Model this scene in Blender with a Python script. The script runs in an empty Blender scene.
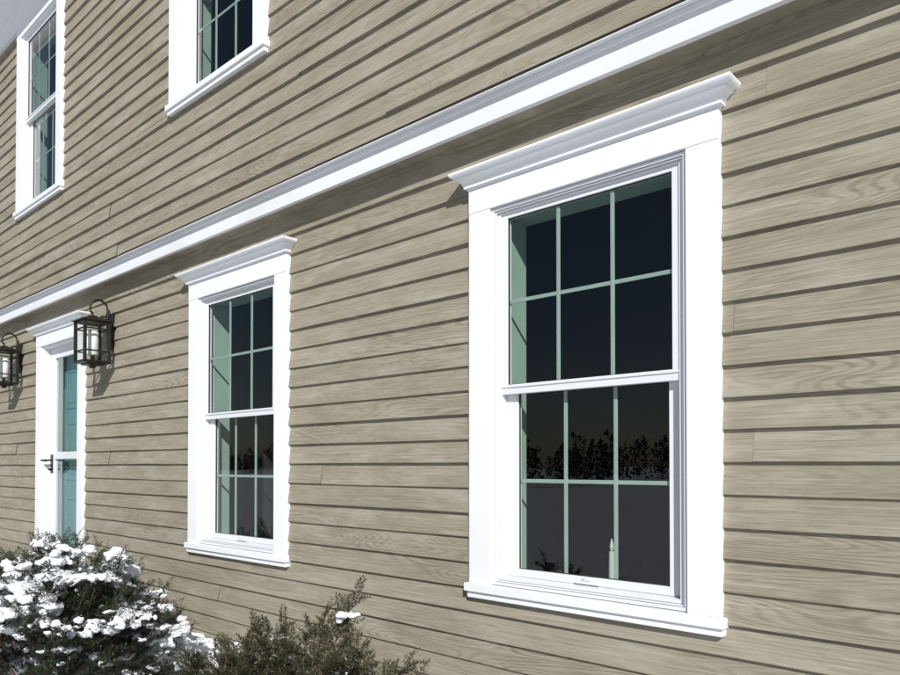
import bpy, bmesh, math, random
import numpy as np
from mathutils import Vector, Matrix, noise as mnoise
random.seed(7); rng=np.random.default_rng(7)
scene=bpy.context.scene
CH=1.65   # camera / horizon height
SUN_EL=math.radians(33); SUN_AZ=math.radians(46)

# ------------------------------------------------------------------ helpers
def empty(name):
    e=bpy.data.objects.new(name,None); scene.collection.objects.link(e); e.empty_display_size=.1; return e
def link(o,parent=None):
    scene.collection.objects.link(o)
    if parent: o.parent=parent
    return o
class MB:
    def __init__(s): s.v=[];s.f=[];s.m=[];s.a=[]
    def box(s,x0,x1,y0,y1,z0,z1,m=0):
        n=len(s.v)
        s.v+=[(x0,y0,z0),(x1,y0,z0),(x1,y1,z0),(x0,y1,z0),(x0,y0,z1),(x1,y0,z1),(x1,y1,z1),(x0,y1,z1)]
        s.f+=[tuple(n+i for i in q) for q in ((0,3,2,1),(4,5,6,7),(0,1,5,4),(1,2,6,5),(2,3,7,6),(3,0,4,7))]; s.m+=[m]*6
    def quad(s,a,b,c,d,m=0):
        n=len(s.v); s.v+=[a,b,c,d]; s.f.append((n,n+1,n+2,n+3)); s.m.append(m)
    def ring(s,cx,h,z0,z1,w,y0,y1,m=0,wb=None,wt=None):
        wb=w if wb is None else wb; wt=w if wt is None else wt
        s.box(cx-h,cx-h+w,y0,y1,z0,z1,m); s.box(cx+h-w,cx+h,y0,y1,z0,z1,m)
        if wb: s.box(cx-h+w,cx+h-w,y0+.0006,y1,z0,z0+wb,m)
        if wt: s.box(cx-h+w,cx+h-w,y0+.0006,y1,z1-wt,z1,m)
    def sweep(s,xl,xr,yb,prof,yw,m=0):
        rows=[]
        for p,z in prof:
            n=len(s.v); s.v+=[(xl-p,yw,z),(xl-p,yb-p,z),(xr+p,yb-p,z),(xr+p,yw,z)]; rows.append(n)
        for a,b in zip(rows[:-1],rows[1:]):
            for i in range(3): s.f.append((a+i,a+i+1,b+i+1,b+i)); s.m.append(m)
        a=rows[0]; s.f.append((a+3,a+2,a+1,a)); s.m.append(m)
        b=rows[-1]; s.f.append((b,b+1,b+2,b+3)); s.m.append(m)
    def tube(s,pts,r,n=6,m=0,cap=True):
        pts=[Vector(p) for p in pts]; rr=r if isinstance(r,(list,tuple)) else [r]*len(pts)
        base=len(s.v); L=len(pts)
        for i,p in enumerate(pts):
            t=(pts[min(i+1,L-1)]-pts[max(i-1,0)]); 
            if t.length<1e-9: t=Vector((0,0,1))
            t.normalize(); a=t.orthogonal().normalized() if abs(t.z)>.95 else t.cross(Vector((0,0,1))).normalized(); b=t.cross(a)
            for k in range(n):
                an=2*math.pi*k/n; q=p+(a*math.cos(an)+b*math.sin(an))*rr[i]; s.v.append(tuple(q))
        for i in range(L-1):
            for k in range(n):
                a0=base+i*n+k; a1=base+i*n+(k+1)%n; s.f.append((a0,a1,a1+n,a0+n)); s.m.append(m)
        if cap:
            s.f.append(tuple(base+k for k in reversed(range(n)))); s.m.append(m)
            s.f.append(tuple(base+(L-1)*n+k for k in range(n))); s.m.append(m)
    def lathe(s,cx,cy,prof,n=16,m=0):
        base=len(s.v)
        for r,z in prof:
            for k in range(n):
                a=2*math.pi*k/n; s.v.append((cx+r*math.cos(a),cy+r*math.sin(a),z))
        for i in range(len(prof)-1):
            for k in range(n):
                a0=base+i*n+k;a1=base+i*n+(k+1)%n; s.f.append((a0,a1,a1+n,a0+n)); s.m.append(m)
    def obj(s,name,mats,parent=None,bevel=0,smooth=False):
        me=bpy.data.meshes.new(name); me.from_pydata(s.v,[],s.f)
        for m in mats: me.materials.append(m)
        me.polygons.foreach_set('material_index',s.m)
        if smooth: me.polygons.foreach_set('use_smooth',[True]*len(s.f))
        me.update()
        o=bpy.data.objects.new(name,me); link(o,parent)
        if bevel:
            b=o.modifiers.new('bevel','BEVEL'); b.width=bevel; b.segments=2; b.limit_method='ANGLE'; b.angle_limit=math.radians(35)
        return o

# ------------------------------------------------------------------ materials
def mat(name):
    m=bpy.data.materials.new(name); m.use_nodes=True; nt=m.node_tree
    return m,nt,nt.nodes['Principled BSDF']
def N(nt,t,**k):
    n=nt.nodes.new(t)
    for a,b in k.items(): setattr(n,a,b)
    return n
def math_(nt,op,a,b=None,c=None):
    n=N(nt,'ShaderNodeMath',operation=op)
    for i,v in enumerate((a,b,c)):
        if v is None: continue
        if isinstance(v,(int,float)): n.inputs[i].default_value=v
        else: nt.links.new(v,n.inputs[i])
    return n.outputs[0]
def mixc(nt,f,a,b,mode='MIX'):
    n=N(nt,'ShaderNodeMix',data_type='RGBA',blend_type=mode)
    if isinstance(f,(int,float)): n.inputs[0].default_value=f
    else: nt.links.new(f,n.inputs[0])
    for i,v in ((6,a),(7,b)):
        if isinstance(v,tuple): n.inputs[i].default_value=(*v,1)
        else: nt.links.new(v,n.inputs[i])
    return n.outputs[2]
def ramp(nt,v,lo,hi,a=0.,b=1.):
    n=N(nt,'ShaderNodeMapRange'); n.inputs[1].default_value=lo;n.inputs[2].default_value=hi;n.inputs[3].default_value=a;n.inputs[4].default_value=b
    nt.links.new(v,n.inputs[0]); return n.outputs[0]
def noise(nt,vec,scale,detail=4,rough=.55):
    n=N(nt,'ShaderNodeTexNoise'); n.inputs['Scale'].default_value=scale;n.inputs['Detail'].default_value=detail;n.inputs['Roughness'].default_value=rough
    if vec is not None: nt.links.new(vec,n.inputs['Vector'])
    return n.outputs[0]
def bump(nt,bs,h,strength,dist):
    b=N(nt,'ShaderNodeBump'); b.inputs['Strength'].default_value=strength;b.inputs['Distance'].default_value=dist
    nt.links.new(h,b.inputs['Height']); nt.links.new(b.outputs[0],bs.inputs['Normal'])
def simple(name,col,rough=.5,metal=0,var=.0,vs=20,bmp=0,bs_=200,col2=None):
    m,nt,b=mat(name); b.inputs['Roughness'].default_value=rough;b.inputs['Metallic'].default_value=metal
    if var==0 and not bmp and not col2:
        var=.06
    tc=N(nt,'ShaderNodeTexCoord').outputs['Object']
    n=noise(nt,tc,vs,2)
    c2=col2 or tuple(x*(1-var) for x in col)
    c=mixc(nt,ramp(nt,n,.35,.65),col,c2); nt.links.new(c,b.inputs['Base Color'])
    if bmp: bump(nt,b,noise(nt,tc,bs_,2),bmp,.001)
    return m

def siding_mat():
    m,nt,b=mat('weathered_taupe_clapboard'); L=nt.links
    tc=N(nt,'ShaderNodeTexCoord').outputs['Object']
    at=N(nt,'ShaderNodeAttribute',attribute_name='board')
    sx=N(nt,'ShaderNodeSeparateXYZ'); L.new(tc,sx.inputs[0]); sc=N(nt,'ShaderNodeSeparateColor'); L.new(at.outputs['Color'],sc.inputs[0])
    tone,off,kind=sc.outputs
    def vec(ax,az,o1,o2):
        c=N(nt,'ShaderNodeCombineXYZ')
        L.new(math_(nt,'MULTIPLY_ADD',sx.outputs[0],ax,math_(nt,'MULTIPLY',off,o1)),c.inputs[0])
        L.new(math_(nt,'MULTIPLY',off,o2),c.inputs[1])
        L.new(math_(nt,'MULTIPLY',sx.outputs[2],az),c.inputs[2]); return c.outputs[0]
    n1=noise(nt,vec(1.1,9,40,73),1,1,.4)
    rings=math_(nt,'SINE',math_(nt,'MULTIPLY',n1,160))
    fig=math_(nt,'MULTIPLY',ramp(nt,noise(nt,vec(1.1,3,11,21),1,0),.36,.60),ramp(nt,kind,.1,.8,.35,1))
    rf=math_(nt,'MULTIPLY',ramp(nt,rings,-.1,1),fig)
    fib2=noise(nt,vec(3.6,150,50,37),1,3,.75)
    blot=noise(nt,vec(2.6,10,0,3),1,3,.7)
    big=noise(nt,tc,.7,2,.5)
    base=mixc(nt,tone,(.285,.253,.188),(.330,.298,.232))
    base=mixc(nt,ramp(nt,big,.35,.65,0,.5),base,(.270,.238,.177))
    base=mixc(nt,math_(nt,'MULTIPLY',rf,.48),base,(.145,.120,.083))
    base=mixc(nt,ramp(nt,fib2,.48,.70,0,.50),base,(.155,.130,.092))
    base=mixc(nt,ramp(nt,fib2,.45,.32,0,.45),base,(.43,.405,.34))
    base=mixc(nt,ramp(nt,blot,.50,.70,0,.50),base,(.40,.378,.318))
    base=mixc(nt,ramp(nt,blot,.44,.28,0,.45),base,(.19,.163,.115))
    L.new(base,b.inputs['Base Color'])
    b.inputs['Roughness'].default_value=.7; b.inputs['Specular IOR Level'].default_value=.3
    h=math_(nt,'SUBTRACT',math_(nt,'MULTIPLY',fib2,-1.0),math_(nt,'MULTIPLY',rf,.40))
    bump(nt,b,h,.8,.004)
    return m
M_SIDE=siding_mat()
def white_mat(name,col=(.82,.83,.84),r=.38,d=.03):
    m,nt,b=mat(name); tc=N(nt,'ShaderNodeTexCoord').outputs['Object']
    n=noise(nt,tc,1.8,3,.6)
    c=mixc(nt,ramp(nt,n,.45,.75,0,1),col,tuple(x*(1-d)*k for x,k in zip(col,(1,.985,.96))))
    nt.links.new(c,b.inputs['Base Color']); b.inputs['Roughness'].default_value=r
    bump(nt,b,noise(nt,tc,90,2),.12,.001); return m
M_WHITE=white_mat('white_trim_paint',(.80,.82,.85)); M_VINYL=white_mat('white_window_vinyl',(.70,.72,.75),.3,.03)
M_BAND=white_mat('band_trim_paint',(.74,.755,.78),.4,.1)
M_GREEN=simple('sage_interior_trim',(.30,.42,.345),.45,0,.1,5)
M_MUNT=simple('sage_muntin',(.345,.425,.385),.4,0,.08,10)
M_GASK_SHADOW=simple('dark_gasket_and_shadow',(.03,.03,.03),.6)  # gaskets and caulk, also the painted shadow line above the storey band
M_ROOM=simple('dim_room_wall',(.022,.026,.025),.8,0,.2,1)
M_BRONZE=simple('dark_bronze',(.045,.04,.028),.42,.6,.4,40,.3)
M_BLACK=simple('black_handle_metal',(.02,.02,.02),.35,.5)
M_TEAL=simple('teal_door_paint',(.12,.32,.33),.4,0,.15,6)
M_CONC=simple('foundation_concrete',(.33,.32,.30),.85,0,.3,6,.4,60)
M_GRAN=simple('granite_step',(.36,.35,.34),.8,0,.4,60,.4,120)
M_ROOF=simple('asphalt_shingle',(.08,.08,.085),.9,0,.5,30,.5,80)
M_CANDLE=simple('ivory_candle_plastic',(.5,.5,.48),.5)
M_FROST=simple('frosted_lamp_glass',(.85,.86,.85),.35,0,.05,8)
def glass(name,k=1.15,tint=(.90,.94,.93)):
    m=bpy.data.materials.new(name); m.use_nodes=True; nt=m.node_tree; nt.nodes.remove(nt.nodes['Principled BSDF'])
    out=nt.nodes['Material Output']
    # Schlick reflectance, same from both sides of the pane
    ge=N(nt,'ShaderNodeNewGeometry'); dp=N(nt,'ShaderNodeVectorMath',operation='DOT_PRODUCT')
    nt.links.new(ge.outputs['Normal'],dp.inputs[0]); nt.links.new(ge.outputs['Incoming'],dp.inputs[1])
    c=math_(nt,'ABSOLUTE',dp.outputs['Value']); p=math_(nt,'POWER',math_(nt,'SUBTRACT',1.0,c),5.0)
    f=math_(nt,'MINIMUM',math_(nt,'MULTIPLY',math_(nt,'MULTIPLY_ADD',p,.96,.04),k),1.0)
    tr=N(nt,'ShaderNodeBsdfTransparent'); tr.inputs[0].default_value=(*tint,1); gl=N(nt,'ShaderNodeBsdfGlossy'); gl.inputs['Roughness'].default_value=.0
    tc=N(nt,'ShaderNodeTexCoord').outputs['Object']
    bp=N(nt,'ShaderNodeBump'); bp.inputs['Strength'].default_value=.05; bp.inputs['Distance'].default_value=.02
    nt.links.new(noise(nt,tc,2.2,0),bp.inputs['Height']); nt.links.new(bp.outputs[0],gl.inputs['Normal'])
    mx=N(nt,'ShaderNodeMixShader'); nt.links.new(f,mx.inputs[0]); nt.links.new(tr.outputs[0],mx.inputs[1]); nt.links.new(gl.outputs[0],mx.inputs[2]); nt.links.new(mx.outputs[0],out.inputs[0])
    return m
M_GLASS=glass('window_glass',2.0); M_LGLASS=glass('lantern_glass',1,(.95,.97,.95))
def snow(name,a,b2):
    m,nt,b=mat(name); tc=N(nt,'ShaderNodeTexCoord').outputs['Object']
    c=mixc(nt,ramp(nt,noise(nt,tc,6,3),.4,.7),a,b2); nt.links.new(c,b.inputs['Base Color']); b.inputs['Roughness'].default_value=.6
    h=math_(nt,'ADD',noise(nt,tc,60,3,.7),math_(nt,'MULTIPLY',noise(nt,tc,8,2),2.)); bump(nt,b,h,.5,.01); return m
M_SNOW=snow('snow',(.84,.86,.90),(.78,.81,.87)); M_GSNOW=snow('ground_snow',(.66,.68,.72),(.50,.52,.56))
def needle(name,a,b2):
    m,nt,b=mat(name); at=N(nt,'ShaderNodeAttribute',attribute_name='tone')
    c=mixc(nt,at.outputs['Fac'],a,b2); nt.links.new(c,b.inputs['Base Color']); b.inputs['Roughness'].default_value=.45
    return m
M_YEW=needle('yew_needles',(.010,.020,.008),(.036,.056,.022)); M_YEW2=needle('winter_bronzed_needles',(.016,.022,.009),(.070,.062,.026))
M_BARK=simple('reddish_bark',(.10,.06,.04),.8,0,.4,30)

# ------------------------------------------------------------------ house
house=empty('clapboard_house')
X0,X1=-14.3,1.9; OV=.14; PITCH=.1016
H=lambda h: h+CH
DC=-6.415
LOW=[-1.405,-3.722,DC-2.693,DC-5.01]; UP=[-1.405,-3.722,-6.52,DC-2.693,DC-5.01]
WB_L=H(-.535); WB_U=H(2.155); FLOOR=H(-1.02); UT=2.155+1.665
def wall(name,x0,x1,z0,z1,y0,holes):
    v=[];f=[];att=[]
    def addq(pts,a):
        n=len(v); v.extend(pts); f.append(tuple(range(n,n+4))); att.extend([a]*4)
    zb=H(.012)+PITCH*math.floor((z0-H(.012))/PITCH+1e-6)
    while zb<z1:
        xs=[x0-random.uniform(0,4)]
        while xs[-1]<x1: xs.append(xs[-1]+random.choice([4.2,4.8,5.4,6.0])+random.uniform(-.3,.3))
        boards=[(a,b,random.uniform(-.0018,.0018),random.uniform(-.001,.0035),(random.random(),random.random(),random.random(),1),random.uniform(-.0007,.0007)) for a,b in zip(xs[:-1],xs[1:])]
        za,zt=max(zb,z0),min(zb+PITCH,z1)
        cuts=sorted({za,zt}|{h for ho in holes for h in ho[2:4] if za<h<zt})
        for c0,c1 in zip(cuts[:-1],cuts[1:]):
            mid=(c0+c1)/2; iv=[(x0,x1)]
            for hx0,hx1,hz0,hz1 in holes:
                if hz0<mid<hz1:
                    nv=[]
                    for a,b in iv:
                        if hx1<=a or hx0>=b: nv.append((a,b)); continue
                        if a<hx0: nv.append((a,hx0))
                        if hx1<b: nv.append((hx1,b))
                    iv=nv
            for a,b in iv:
                addq([(a,y0+.002,c0),(b,y0+.002,c0),(b,y0+.002,c1),(a,y0+.002,c1)],(.2,.5,0,1))
                for ba,bb,dz,dy,at,sk in boards:
                    l=max(a,ba+.0003); r=min(b,bb-.0003)
                    if r-l<.002: continue
                    yy=lambda z:y0-.0180-dy+(z-zb)/PITCH*.014
                    zz0=c0+(dz if c0==zb else 0); s0=sk if c0==zb else 0
                    ze=c1+ (.004 if c1==zb+PITCH else 0)
                    ns=max(1,int((r-l)/.3)); px=None
                    for i in range(ns+1):
                        x=l+(r-l)*i/ns; w=.0013*math.sin(x*2.3+at[1]*30)+.0008*math.sin(x*6.1+at[2]*30)+s0*(x-l)
                        p=(x,yy(zz0)-w*1.2,zz0+w*(c0==zb)); t=(x,yy(ze),ze); bk=(x,y0,zz0+w*(c0==zb))
                        if px:
                            addq([px[0],p,t,px[1]],at)
                            if c0==zb: addq([px[2],bk,p,px[0]],at)
                        px=(p,t,bk)
        zb+=PITCH
    me=bpy.data.meshes.new(name); me.from_pydata(v,[],f); me.materials.append(M_SIDE)
    a=me.attributes.new('board','FLOAT_COLOR','POINT'); a.data.foreach_set('color',np.array(att,dtype=np.float32).ravel())
    o=bpy.data.objects.new(name,me); link(o,house)
def whole(cx,zb): return (cx-.409-.03,cx+.409+.03,zb+.03,zb+1.59)
ZB0=H(-1.07)
wall('lower_clapboards',X0,X1,ZB0,H(1.345),0,[whole(c,WB_L) for c in LOW]+[(DC-.44,DC+.44,ZB0-.1,H(1.05))])
wall('upper_clapboards',X0,X1,H(1.449),H(UT+.01),-OV,[whole(c,WB_U) for c in UP])

CROWN=[(.004,0),(.004,.007),(.014,.009),(.014,.018),(.018,.021),(.021,.029),(.028,.038),(.038,.043),(.042,.044),(.042,.050),(.052,.052),(.056,.056),(.060,.062),(.060,.070)]
def window(cx,zb,y0,crown=True,grid=True,name='window'):
    w=empty(name); w.parent=house
    c=MB()
    c.box(cx-.519,cx-.409,y0-.037,y0+.01,zb+.06,zb+1.57); c.box(cx+.409,cx+.519,y0-.037,y0+.01,zb+.06,zb+1.57)
    c.box(cx-.519,cx+.519,y0-.0385,y0+.01,zb+1.5705,zb+1.665)
    c.obj('casing',[M_WHITE],w,.002)
    c=MB()
    c.box(cx-.533,cx+.533,y0-.054,y0+.05,zb+.026,zb+.0595)
    c.box(cx-.525,cx+.525,y0-.042,y0+.01,zb,zb+.0255)
    c.obj('sill',[M_WHITE],w,.003)
    if crown:
        c=MB(); c.sweep(cx-.519,cx+.519,y0-.0385,[(p,zb+1.6655+z) for p,z in CROWN],y0); c.obj('crown_moulding',[M_WHITE],w)
    f=MB()
    f.ring(cx,.4066,zb+.0621,zb+1.5679,.0114,y0-.026,y0+.06,0)
    f.ring(cx,.3935,zb+.0750,zb+1.5550,.005,y0-.020,y0+.06)
    f.ring(cx,.3872,zb+.0813,zb+1.5487,.0137,y0-.009,y0+.06,0,wt=.008)
    f.obj('frame',[M_VINYL],w,.0012)
    f=MB(); f.ring(cx,.4087,zb+.0605,zb+1.5695,.0215,y0-.001,y0+.05); f.obj('caulk_line',[M_GASK_SHADOW],w)
    s=MB()
    s.ring(cx,.373,zb+.82,zb+1.5405,.027,y0-.002,y0+.026,0,wb=.038,wt=.016)
    s.box(cx-.373,cx+.373,y0-.006,y0-.0022,zb+.846,zb+.856)
    s.obj('upper_sash',[M_VINYL],w,.0015)
    s=MB()
    s.ring(cx,.373,zb+.096,zb+.856,.054,y0+.030,y0+.058,0,wb=.030,wt=.03)
    s.box(cx-.05,cx+.05,y0+.020,y0+.0298,zb+.100,zb+.110)
    s.tube([(cx-.02,y0+.020,zb+.116),(cx,y0+.012,zb+.122),(cx+.02,y0+.020,zb+.116)],.004)
    s.obj('lower_sash',[M_VINYL],w,.0015)
    g=MB(); g.ring(cx,.3465,zb+.8575,zb+1.5250,.003,y0+.004,y0+.012); g.ring(cx,.3195,zb+.1255,zb+.8265,.003,y0+.039,y0+.047); g.obj('glazing_gasket',[M_GASK_SHADOW],w)
    g=MB()
    for h,za,zc,y in ((.346,zb+.858,zb+1.5245,y0+.008),(.319,zb+.126,zb+.826,y0+.043)):
        g.quad((cx-h,y,za),(cx+h,y,za),(cx+h,y,zc),(cx-h,y,zc))
    g.obj('glass_panes',[M_GLASS],w)
    if grid:
        m=MB()
        for h,za,zc,y in ((.345,zb+.859,zb+1.5235,y0+.011),(.318,zb+.127,zb+.825,y0+.046)):
            for k in (-1,1): m.box(cx+k*h/3-.0075,cx+k*h/3+.0075,y,y+.007,za,zc)
            zm=(za+zc)/2
            m.box(cx-h,cx+h,y+.0012,y+.0058,zm-.0075,zm+.0075)
        m.obj('muntin_grid',[M_MUNT],w,.0015)
    j=MB(); j.ring(cx,.40,zb+.05,zb+1.57,.022,y0+.061,y0+.17,0,wb=.03,wt=.03); j.ring(cx,.49,zb-.02,zb+1.64,.088,y0+.1705,y0+.192)
    j.box(cx-.52,cx+.52,y0+.17,y0+.24,zb+.05,zb+.075)
    j.obj('interior_trim',[M_GREEN],w,.002)
for c in LOW: window(c,WB_L,0)
for i,c in enumerate(UP): window(c,WB_U,-OV,False,True)

# rooms
r=MB()
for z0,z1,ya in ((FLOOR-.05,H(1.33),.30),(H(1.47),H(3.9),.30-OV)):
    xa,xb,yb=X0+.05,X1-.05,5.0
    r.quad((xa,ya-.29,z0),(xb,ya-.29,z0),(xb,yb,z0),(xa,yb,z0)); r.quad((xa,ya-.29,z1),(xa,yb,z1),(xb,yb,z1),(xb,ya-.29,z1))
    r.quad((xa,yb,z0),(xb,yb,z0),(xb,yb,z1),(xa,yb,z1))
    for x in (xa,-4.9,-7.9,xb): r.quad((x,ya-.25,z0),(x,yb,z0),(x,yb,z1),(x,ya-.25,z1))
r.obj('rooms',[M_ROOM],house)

# band between storeys: white board tucked under the overhanging upper wall
b=MB(); b.box(X0-.03,X1+.03,-.112,-.088,H(1.341),H(1.437)); b.box(X0-.03,X1+.03,-.1495,-.112,H(1.4375),H(1.4430)); b.box(X0-.03,X1+.03,-.126,-.1122,H(1.420),H(1.4372))
b.obj('storey_band_trim',[M_BAND],house,.002)
b=MB(); b.box(X0,X1,-.140,-.10,H(1.4433),H(1.4487)); b.obj('band_shadow_line',[M_GASK_SHADOW],house)  # dark strip painting in the shadow line of the gap under the first upper course
b=MB(); b.box(X0,X1,-.0878,-.0,H(1.346),H(1.358)); b.obj('overhang_soffit',[M_SIDE],house)
b=MB()
for a,c in ((X0,DC-.519),(DC+.519,X1)):
    b.box(a,c,-.03,.02,H(-1.22),H(-1.09)); b.box(a,c,-.05,.02,H(-1.0895),H(-1.07))
b.box(X0-.02,X0+.10,-.037,.05,H(-1.068),H(1.3405)); b.box(X1-.10,X1+.02,-.037,.05,H(-1.068),H(1.3405))
b.box(X0-.02,X0+.10,-OV-.037,0,H(1.449),H(UT-.002)); b.box(X1-.10,X1+.02,-OV-.037,0,H(1.449),H(UT-.002))
b.box(X0-.03,X1+.03,-OV-.042,-OV+.05,H(UT+.0005),H(UT+.2))
b.box(X0-.25,X1+.25,-OV-.28,-OV+.05,H(UT+.2005),H(UT+.22)); b.box(X0-.25,X1+.25,-OV-.30,-OV-.2805,H(UT+.18),H(UT+.35))
b.obj('trim_boards',[M_WHITE],house,.002)
b=MB(); b.box(X0+.02,X1-.02,.0,.25,-.3,H(-1.09)); b.obj('foundation',[M_CONC],house)
b=MB()
yr,zr=4.3,H(6.6); EZ=H(UT+.33)
b.quad((X0-.3,-OV-.34,EZ),(X1+.3,-OV-.34,EZ),(X1+.3,yr,zr),(X0-.3,yr,zr)); b.quad((X0-.3,yr,zr),(X1+.3,yr,zr),(X1+.3,9,EZ),(X0-.3,9,EZ))
b.obj('roof',[M_ROOF],house)
me=MB()
for x in (X0+.01,X1-.01):
    me.quad((x,.02,-.2),(x,8.6,-.2),(x,8.6,H(4.1)),(x,.02,H(4.1))); n=len(me.v); me.v+=[(x,-.1,H(4.1)),(x,8.8,H(4.1)),(x,yr,zr)]; me.f.append((n,n+1,n+2)); me.m.append(0)
me.quad((X0,8.6,-.2),(X1,8.6,-.2),(X1,8.6,H(4.1)),(X0,8.6,H(4.1)))
me.obj('end_and_back_walls',[M_SIDE],house)

# ---- front door
d=empty('front_door'); d.parent=house; cx=DC
c=MB(); zt=H(1.035)
c.box(cx-.515,cx-.405,-.037,.01,FLOOR,zt); c.box(cx+.405,cx+.515,-.037,.01,FLOOR,zt); c.box(cx-.515,cx+.515,-.0385,.01,zt+.0005,zt+.095)
c.ring(cx,.4045,FLOOR+.02,zt,.015,-.02,.16,0,wb=.0)
c.obj('casing',[M_WHITE],d,.002)
c=MB(); c.sweep(cx-.515,cx+.515,-.0385,[(p,zt+.0955+z) for p,z in CROWN],0); c.obj('crown_moulding',[M_WHITE],d)
c=MB(); c.ring(cx,.388,FLOOR+.03,zt-.016,.10,.04,.07,0,wb=.22,wt=.09); c.box(cx-.288,cx+.288,.0405,.0695,H(.06),H(.12)); c.obj('storm_door',[M_VINYL],d,.003)
c=MB(); c.quad((cx-.288,.055,FLOOR+.24),(cx+.288,.055,FLOOR+.24),(cx+.288,.055,H(.06)),(cx-.288,.055,H(.06))); c.quad((cx-.288,.055,H(.12)),(cx+.288,.055,H(.12)),(cx+.288,.055,zt-.1),(cx-.288,.055,zt-.1)); c.obj('storm_glass',[M_GLASS],d)
c=MB(); c.box(cx-.389,cx+.389,.150,.19,FLOOR+.02,zt-.017)
for xa in (-.31,.04):
    for za,zc in ((.2,.75),(.9,1.4),(1.52,1.85)):
        c.ring(cx+xa+.135,.135,FLOOR+za,FLOOR+zc,.018,.141,.1498); c.box(cx+xa+.05,cx+xa+.22,.144,.1498,FLOOR+za+.05,FLOOR+zc-.05)
c.obj('teal_door',[M_TEAL],d,.003)
c=MB(); hx=cx-.338
c.box(hx-.02,hx+.02,.032,.0398,H(-.06),H(.10)); c.tube([(hx,.035,H(.05)),(hx,-.035,H(.05)),(hx-.005,-.045,H(.05)),(hx+.10,-.045,H(.045))],.009); c.tube([(hx,.035,H(-.03)),(hx,.01,H(-.03))],.01)
c.obj('lever_handle',[M_BLACK],d,.001)
c=MB(); c.box(cx-.52,cx+.52,-.10,.2,FLOOR-.05,FLOOR-.001); c.obj('threshold',[M_WHITE],d,.003)
c=MB(); c.box(cx-.9,cx+.9,-1.2,-.01,.0,FLOOR-.07); c.box(cx-.9,cx+.9,-1.55,-1.2005,.0,.36); c.box(cx-.9,cx+.9,-1.9,-1.5505,.0,.18)
c.obj('granite_steps',[M_GRAN],d,.01)

# ------------------------------------------------------------------ lanterns
def lantern(cx):
    e=empty('wall_lantern'); y=-.15; a=.085; z0=H(.75); z1=H(1.045)
    m=MB()
    m.box(cx-.045,cx+.045,-.028,-.012,H(.86),H(1.12)); m.box(cx-.03,cx+.03,-.04,-.0285,H(.90),H(1.08))
    pts=[(cx,-.04,H(1.04)),(cx,-.046,H(1.09))]+[(cx,-.105+.062*math.cos(t),H(1.145)+.070*math.sin(t)) for t in [i*math.pi/12 for i in range(0,13)]]+[(cx,-.165,H(1.125)),(cx,-.15,H(1.112))]
    m.tube(pts,.0085,8)
    m.tube([(cx,-.046,H(1.09))]+[(cx,-.075+.026*math.cos(t),H(1.075)+.026*math.sin(t)) for t in [math.pi*.0+i*math.pi/6 for i in range(8)]],.005,6)
    m.tube([(cx,y,H(1.085)),(cx,y,H(1.118))],.007,8)
    def frus(h0,za,h1,zb,mm=0):
        n=len(m.v); m.v+=[(cx-h0,y-h0,za),(cx+h0,y-h0,za),(cx+h0,y+h0,za),(cx-h0,y+h0,za),(cx-h1,y-h1,zb),(cx+h1,y-h1,zb),(cx+h1,y+h1,zb),(cx-h1,y+h1,zb)]
        m.f+=[tuple(n+i for i in q) for q in ((0,3,2,1),(4,5,6,7),(0,1,5,4),(1,2,6,5),(2,3,7,6),(3,0,4,7))]; m.m+=[mm]*6
    frus(a+.022,z1,a+.022,z1+.008); frus(a+.020,z1+.0082,.040,z1+.036); frus(.028,z1+.0362,.024,z1+.048)
    frus(a+.008,z0-.008,a+.012,z0); frus(.055,z0-.020,.06,z0-.0082); frus(.015,z0-.04,.02,z0-.0202)
    for sx in (-1,1):
        for sy in (-1,1):
            px,py=cx+sx*a,y+sy*a
            m.box(px-.010,px+.010,py-.010,py+.010,z0+.0002,z1-.0002)
    for zz in (z0+.002,z0+.075,z1-.06,z1-.012):
        for s in (-1,1):
            m.box(cx-a+.0102,cx+a-.0102,y+s*a-.0055,y+s*a+.0055,zz,zz+.010); m.box(cx+s*a-.0055,cx+s*a+.0055,y-a+.0102,y+a-.0102,zz,zz+.010)
    m.lathe(cx,y,[(.0,z0+.001),(.035,z0+.001),(.035,z0+.012),(.014,z0+.016),(.014,z0+.05),(.0,z0+.05)],12)
    m.obj('frame',[M_BRONZE],e,.0015)
    g=MB(); q=a-.001
    for s in (-1,1):
        g.quad((cx-q,y+s*q,z0),(cx+q,y+s*q,z0),(cx+q,y+s*q,z1),(cx-q,y+s*q,z1)); g.quad((cx+s*q,y-q,z0),(cx+s*q,y+q,z0),(cx+s*q,y+q,z1),(cx+s*q,y-q,z1))
    g.obj('glass',[M_LGLASS],e)
    g=MB(); g.lathe(cx,y,[(.0,z0+.052),(.036,z0+.052),(.042,z0+.06),(.042,z0+.22),(.032,z0+.235),(0,z0+.235)],18); g.obj('chimney',[M_FROST],e,smooth=True)
    return e
lantern(DC+.985); lantern(DC-.985)

# candle in the near window
cd=MB(); x=-1.405; zb=WB_L+.0755
cd.lathe(x,.205,[(0,zb),(.03,zb),(.034,zb+.008),(.02,zb+.018),(.012,zb+.02),(.0105,zb+.13),(.0,zb+.13)],16)
cd.lathe(x,.205,[(.004,zb+.13),(.008,zb+.142),(.0075,zb+.155),(.002,zb+.178),(0,zb+.179)],12)
cd.obj('window_candle',[M_CANDLE],None,smooth=False)

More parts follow.
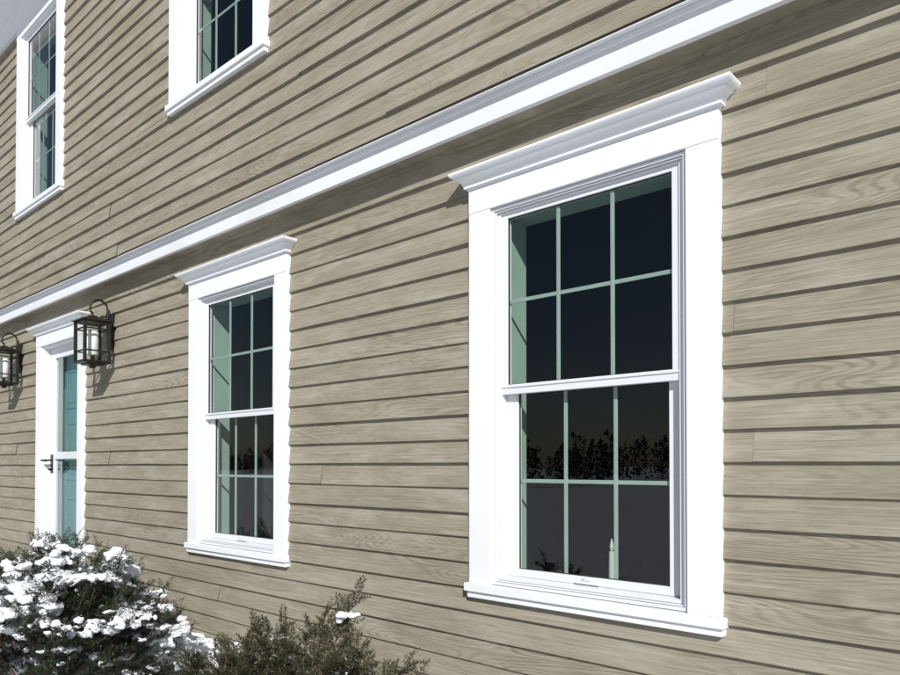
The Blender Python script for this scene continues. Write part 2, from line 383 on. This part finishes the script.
# ------------------------------------------------------------------ ground
g=MB()
xs=np.concatenate([-np.geomspace(800,1,45),np.linspace(-.8,.8,9),np.geomspace(1,800,45)]); ys=xs
for yy in ys:
    for xx in xs:
        X=xx-4; Y=yy-2
        dist=math.hypot(X,Y)
        z=.05*math.sin(X*1.3+Y*.7)*math.cos(Y*1.1-X*.4)*math.exp(-dist/25) + (-.9*max(0,min(1,(-Y-12)/60)) ) +  (1.2*math.sin(X*.02)+.8*math.sin(Y*.03+1))*min(1,max(0,(dist-60)/100))
        g.v.append((X,Y,z))
n=len(xs)
for j in range(n-1):
    for i in range(n-1):
        a=j*n+i; g.f.append((a,a+1,a+1+n,a+n)); g.m.append(0)
g.obj('snowy_ground',[M_GSNOW],smooth=True)

# distant treeline (the windows reflect it)
M_FAR=simple('treeline_foliage',(.040,.036,.028),.9,0,.5,.3,col2=(.022,.028,.018))
T=1300; K=60
tx=rng.uniform(-420,260,T); ty=-rng.uniform(125,210,T); th=rng.uniform(6,10,T)*(1+.2*np.sin(tx*.05)); con=rng.random(T)<.35
u=rng.random((T,K)); zz=np.where(con[:,None],th[:,None]*(.02+.98*u),th[:,None]*(.05+.95*u))-1.5
rr=np.where(con[:,None],th[:,None]*.22*(1-u)+.15,th[:,None]*.34*np.sin(np.pi*np.clip(.2+u*.8,0,1))+.2)
an=rng.uniform(0,6.283,(T,K)); q=rr*np.sqrt(rng.random((T,K)))
C=np.stack([tx[:,None]+q*np.cos(an),ty[:,None]+q*np.sin(an),zz],-1)
V=(C[:,:,None,:]+rng.uniform(-.6,.6,(T,K,3,3))).reshape(-1,3); F=np.arange(len(V)).reshape(-1,3)
me_=bpy.data.meshes.new('distant_treeline'); me_.from_pydata(V.tolist(),[],F.tolist()); me_.materials.append(M_FAR); link(bpy.data.objects.new('distant_treeline',me_))

# ------------------------------------------------------------------ yew shrubs
def tubes_np(b,pts,r0,r1,n=5): b.tube(pts,[r0+(r1-r0)*i/(len(pts)-1) for i in range(len(pts))],n,0,False)
def twig_batch(tw,nn=34,nl=.024,nw=.0036):
    T=len(tw); P=np.array([t[0] for t in tw]);D=np.array([t[1] for t in tw]);D/=np.linalg.norm(D,axis=1)[:,None];L=np.array([t[2] for t in tw]);tone=np.array([t[3] for t in tw])
    up=np.array([0,0,1.])+rng.normal(0,.35,(T,3)); S=np.cross(D,up);S/=np.linalg.norm(S,axis=1)[:,None];U=np.cross(S,D)
    s=np.tile(np.linspace(.04,1.,nn),(T,1)); side=np.where(np.arange(nn)%2==0,1.,-1.)[None,:]*np.ones((T,1))
    bend=-.18*(s**2)*L[:,None]
    base=P[:,None]+D[:,None]*(s*L[:,None])[...,None]+U[:,None]*bend[...,None]
    el=rng.normal(.25,.40,(T,nn)); fw=rng.uniform(.35,.8,(T,nn))+ (s>.93)*1.2
    nd=S[:,None]*(side*np.cos(el))[...,None]+U[:,None]*np.sin(el)[...,None]+D[:,None]*fw[...,None]
    nd/=np.linalg.norm(nd,axis=2)[...,None]
    ln=nl*rng.uniform(.75,1.15,(T,nn))*(1-.35*s**3)
    wd=np.cross(nd,U[:,None]+rng.normal(0,.4,(T,nn,3)));wd/=np.linalg.norm(wd,axis=2)[...,None]
    tip=base+nd*ln[...,None]; mid=base+nd*(ln*.5)[...,None]
    V=np.stack([base,mid+wd*nw/2,tip,mid-wd*nw/2],axis=2).reshape(-1,3); F=np.arange(len(V)).reshape(-1,4)
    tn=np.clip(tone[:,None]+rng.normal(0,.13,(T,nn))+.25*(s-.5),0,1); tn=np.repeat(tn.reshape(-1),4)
    return V,F,tn
def shrub(center,rad,nshoots,mat_n,seed,reach=(.30,.5),upb=.5,zbase=0.,tw_n=13,tall=[],zmin=.35,nn=34,**kw):
    e=empty('yew_shrub'); R=random.Random(seed); c=Vector(center)
    wood=MB(); tw=[]; tips=[]
    def shoot(st,dr,L,tone,ntw,sc=1):
        pts=[]; p=st.copy(); dd=dr.normalized(); seg=8
        for i in range(seg+1):
            pts.append(p.copy()); dd=(dd+Vector((R.gauss(0,.10),R.gauss(0,.10),R.gauss(0.02,.08)))).normalized(); p=p+dd*L/seg
        tubes_np(wood,pts,.0045*sc,.0016,4)
        for k in range(ntw):
            u=.22+.78*k/(ntw-1); i=min(seg-1,int(u*seg)); q=pts[i].lerp(pts[i+1],u*seg-i); t=(pts[i+1]-pts[i]).normalized()
            sd=t.cross(Vector((0,0,1)));  sd=sd.normalized() if sd.length>.1 else Vector((1,0,0))
            sd=(Matrix.Rotation(R.uniform(-.9,.9),3,t)@sd)*(1 if k%2 else -1)
            dv=t*R.uniform(.6,1.2)+sd*R.uniform(.6,1.)+Vector((0,0,R.uniform(0,.3)))
            tl=R.uniform(.06,.13)*(1.15-.5*u)
            if k==ntw-1: dv=t; tl=.07
            tw.append((tuple(q),tuple(dv),tl,max(0,min(1,tone+R.gauss(0,.12)))))
        tips.append((pts[-1],pts[5]))
    for i in range(9):
        an=R.uniform(0,6.28); top=c+Vector((math.cos(an)*rad[0]*.55,math.sin(an)*rad[1]*.55,rad[2]*.25)); b0=Vector((c.x+R.gauss(0,.08),c.y+R.gauss(0,.08),zbase))
        mid=b0.lerp(top,.5)+Vector((R.gauss(0,.05),R.gauss(0,.05),.08)); tubes_np(wood,[b0,b0.lerp(mid,.5),mid,mid.lerp(top,.5),top],.018,.006,6)
    for i in range(nshoots):
        while True:
            v=Vector((R.gauss(0,1),R.gauss(0,1),R.gauss(.15,1))).normalized()
            if v.z>-.45: break
        k=R.uniform(.45,.78)
        st=c+Vector((v.x*rad[0]*k,v.y*rad[1]*k,v.z*rad[2]*k))
        if st.z<zmin: continue
        dr=Vector((v.x*rad[0],v.y*rad[1],v.z*rad[2])).normalized()+Vector((R.gauss(0,.25),R.gauss(0,.25),upb+R.gauss(0,.2)))
        L=R.uniform(*reach)*(.6+.4*min(rad)/max(rad))
        if (st+dr.normalized()*L).y>-.06: continue
        shoot(st,dr,L,.2+.5*R.random()*(.5+.5*max(0,v.z)),tw_n)
    for (sx,sy,sz,dx,dy,dz,L) in tall: shoot(Vector((sx,sy,sz)),Vector((dx,dy,dz)),L,.6,int(L*50),1.3)
    V,F,tn=twig_batch(tw,nn,**kw)
    me=bpy.data.meshes.new('needles'); me.vertices.add(len(V)); me.vertices.foreach_set('co',V.astype(np.float32).ravel())
    me.loops.add(F.size); me.loops.foreach_set('vertex_index',F.astype(np.int32).ravel()); me.polygons.add(len(F)); me.polygons.foreach_set('loop_start',np.arange(0,F.size,4,dtype=np.int32))
    me.update(calc_edges=True); at=me.attributes.new('tone','FLOAT','POINT'); at.data.foreach_set('value',tn.astype(np.float32)); me.materials.append(mat_n)
    link(bpy.data.objects.new('needles',me),e)
    for q in tw: tubes_np(wood,[Vector(q[0]),Vector(q[0])+Vector(q[1]).normalized()*q[2]*.8],.0014,.0008,3)
    wood.obj('branches',[M_BARK],e)
    return e,tips,tw
def snowclumps(name,parent,spots,seed,vox=.009,flat=1.):
    R=random.Random(seed); bm=bmesh.new()
    for (p,s) in spots:
        for k in range(R.randint(5,11)):
            q=Vector(p)+Vector((R.gauss(0,s*.8),R.gauss(0,s*.8),R.gauss(0,s*.22))); r=s*R.uniform(.2,.7)
            M=Matrix.Translation(q)@Matrix.Diagonal((r*R.uniform(.8,1.5),r*R.uniform(.8,1.5),r*R.uniform(.5,.85)*flat,1))
            bmesh.ops.create_icosphere(bm,subdivisions=1,radius=1,matrix=M)
    me=bpy.data.meshes.new(name); bm.to_mesh(me); bm.free(); me.materials.append(M_SNOW); o=bpy.data.objects.new(name,me); link(o,parent)
    r=o.modifiers.new('r','REMESH'); r.mode='VOXEL'; r.voxel_size=vox; r.use_smooth_shade=True
    tx=bpy.data.textures.new(name,'CLOUDS'); tx.noise_scale=.022; tx.noise_depth=3
    dm=o.modifiers.new('d','DISPLACE'); dm.texture=tx; dm.strength=.028; dm.mid_level=.52
    return o
def patch(p,sc=3.2): return mnoise.noise(Vector((p.x*sc+3.1,p.y*sc,p.z*sc*1.2)))
e,tips,tw=shrub((-4.27,-.80,.56),(.74,.50,.52),430,M_YEW,3,reach=(.22,.42),upb=.35,nn=30,nw=.0042)
R=random.Random(5); spots=[]
for a,b_ in tips:
    n_=patch(a)
    if a.z>.45 and n_>-.12 and R.random()<.95:
        spots.append((a.lerp(b_,R.uniform(.0,1))+Vector((0,0,.02)),R.uniform(.026,.052)*(1.6 if n_>.12 else 1)))
    elif a.z>.55 and R.random()<.25: spots.append((a.lerp(b_,.5),R.uniform(.014,.03)))
snowclumps('snow_cover',e,spots,1,.009)
e,tips,tw=shrub((-5.55,-.95,.45),(.75,.55,.45),180,M_YEW,4,reach=(.22,.4),upb=.3,nn=24,nw=.005)
spots=[(a.lerp(b_,R.uniform(.2,1)),R.uniform(.05,.09)) for a,b_ in tips if a.z>.5 and R.random()<.75]
snowclumps('snow_cover',e,spots,2,.014)
tall=[(-2.00,-.72,.72,-.05,.05,1,.50),(-1.95,-.85,.75,.25,0,1,.34),(-1.80,-.75,.70,.55,.1,.9,.40),(-2.2,-.6,.70,-.5,.1,1,.38),(-1.65,-.7,.70,.9,.0,.6,.40),(-2.1,-.9,.75,-.1,-.2,1,.30),(-2.25,-.8,.7,-.4,0,1,.35),(-1.9,-.7,.7,.05,.1,1,.46)]
e,tips,tw=shrub((-2.08,-.78,.53),(.74,.44,.42),220,M_YEW2,9,reach=(.20,.36),upb=.5,tall=tall,zmin=.45,tw_n=12,nn=40,nl=.025,nw=.0042)
spots=[(a.lerp(b_,R.uniform(.3,1)),R.uniform(.014,.034)) for a,b_ in tips if R.random()<(.35 if a.x<-2.2 else .10)]
snowclumps('snow_cover',e,spots,3,.008)
sp=[((x,-.05+random.gauss(0,.010),H(-1.055)),random.uniform(.03,.05)) for x in np.arange(-5.8,-1.2,.04) if math.sin(x*3.1)+math.sin(x*7.7)>-1.4]
snowclumps('ledge_snow',house,sp,8,.010)

# ------------------------------------------------------------------ light, sky, camera
S=Vector((math.sin(SUN_AZ)*math.cos(SUN_EL),-math.cos(SUN_AZ)*math.cos(SUN_EL),math.sin(SUN_EL)))
sl=bpy.data.lights.new('sun','SUN'); sl.energy=5; sl.angle=math.radians(.5); sl.color=(1,.98,.945)
so=bpy.data.objects.new('sun',sl); scene.collection.objects.link(so); so.rotation_euler=S.to_track_quat('Z','Y').to_euler()
w=bpy.data.worlds.new('World'); scene.world=w; w.use_nodes=True; nt=w.node_tree
sky=nt.nodes.new('ShaderNodeTexSky'); sky.sky_type='NISHITA'; sky.sun_disc=False; sky.sun_elevation=SUN_EL; sky.sun_rotation=math.pi-SUN_AZ; sky.altitude=100; sky.dust_density=.4
bg=nt.nodes['Background']; bg.inputs[1].default_value=.05; nt.links.new(sky.outputs[0],bg.inputs[0])
cam=bpy.data.cameras.new('camera'); co=bpy.data.objects.new('camera',cam); scene.collection.objects.link(co); scene.camera=co
cam.sensor_width=36; cam.lens=28.8; cam.clip_end=2000; cam.clip_start=.05
PT=.8; cam.shift_y=.1428-math.tan(math.radians(PT))*.8
co.location=(0,-2.28,CH); co.rotation_euler=(math.radians(90+PT),0,math.radians(42.12))
scene.view_settings.view_transform='Standard'; scene.view_settings.look='None'; scene.view_settings.exposure=0
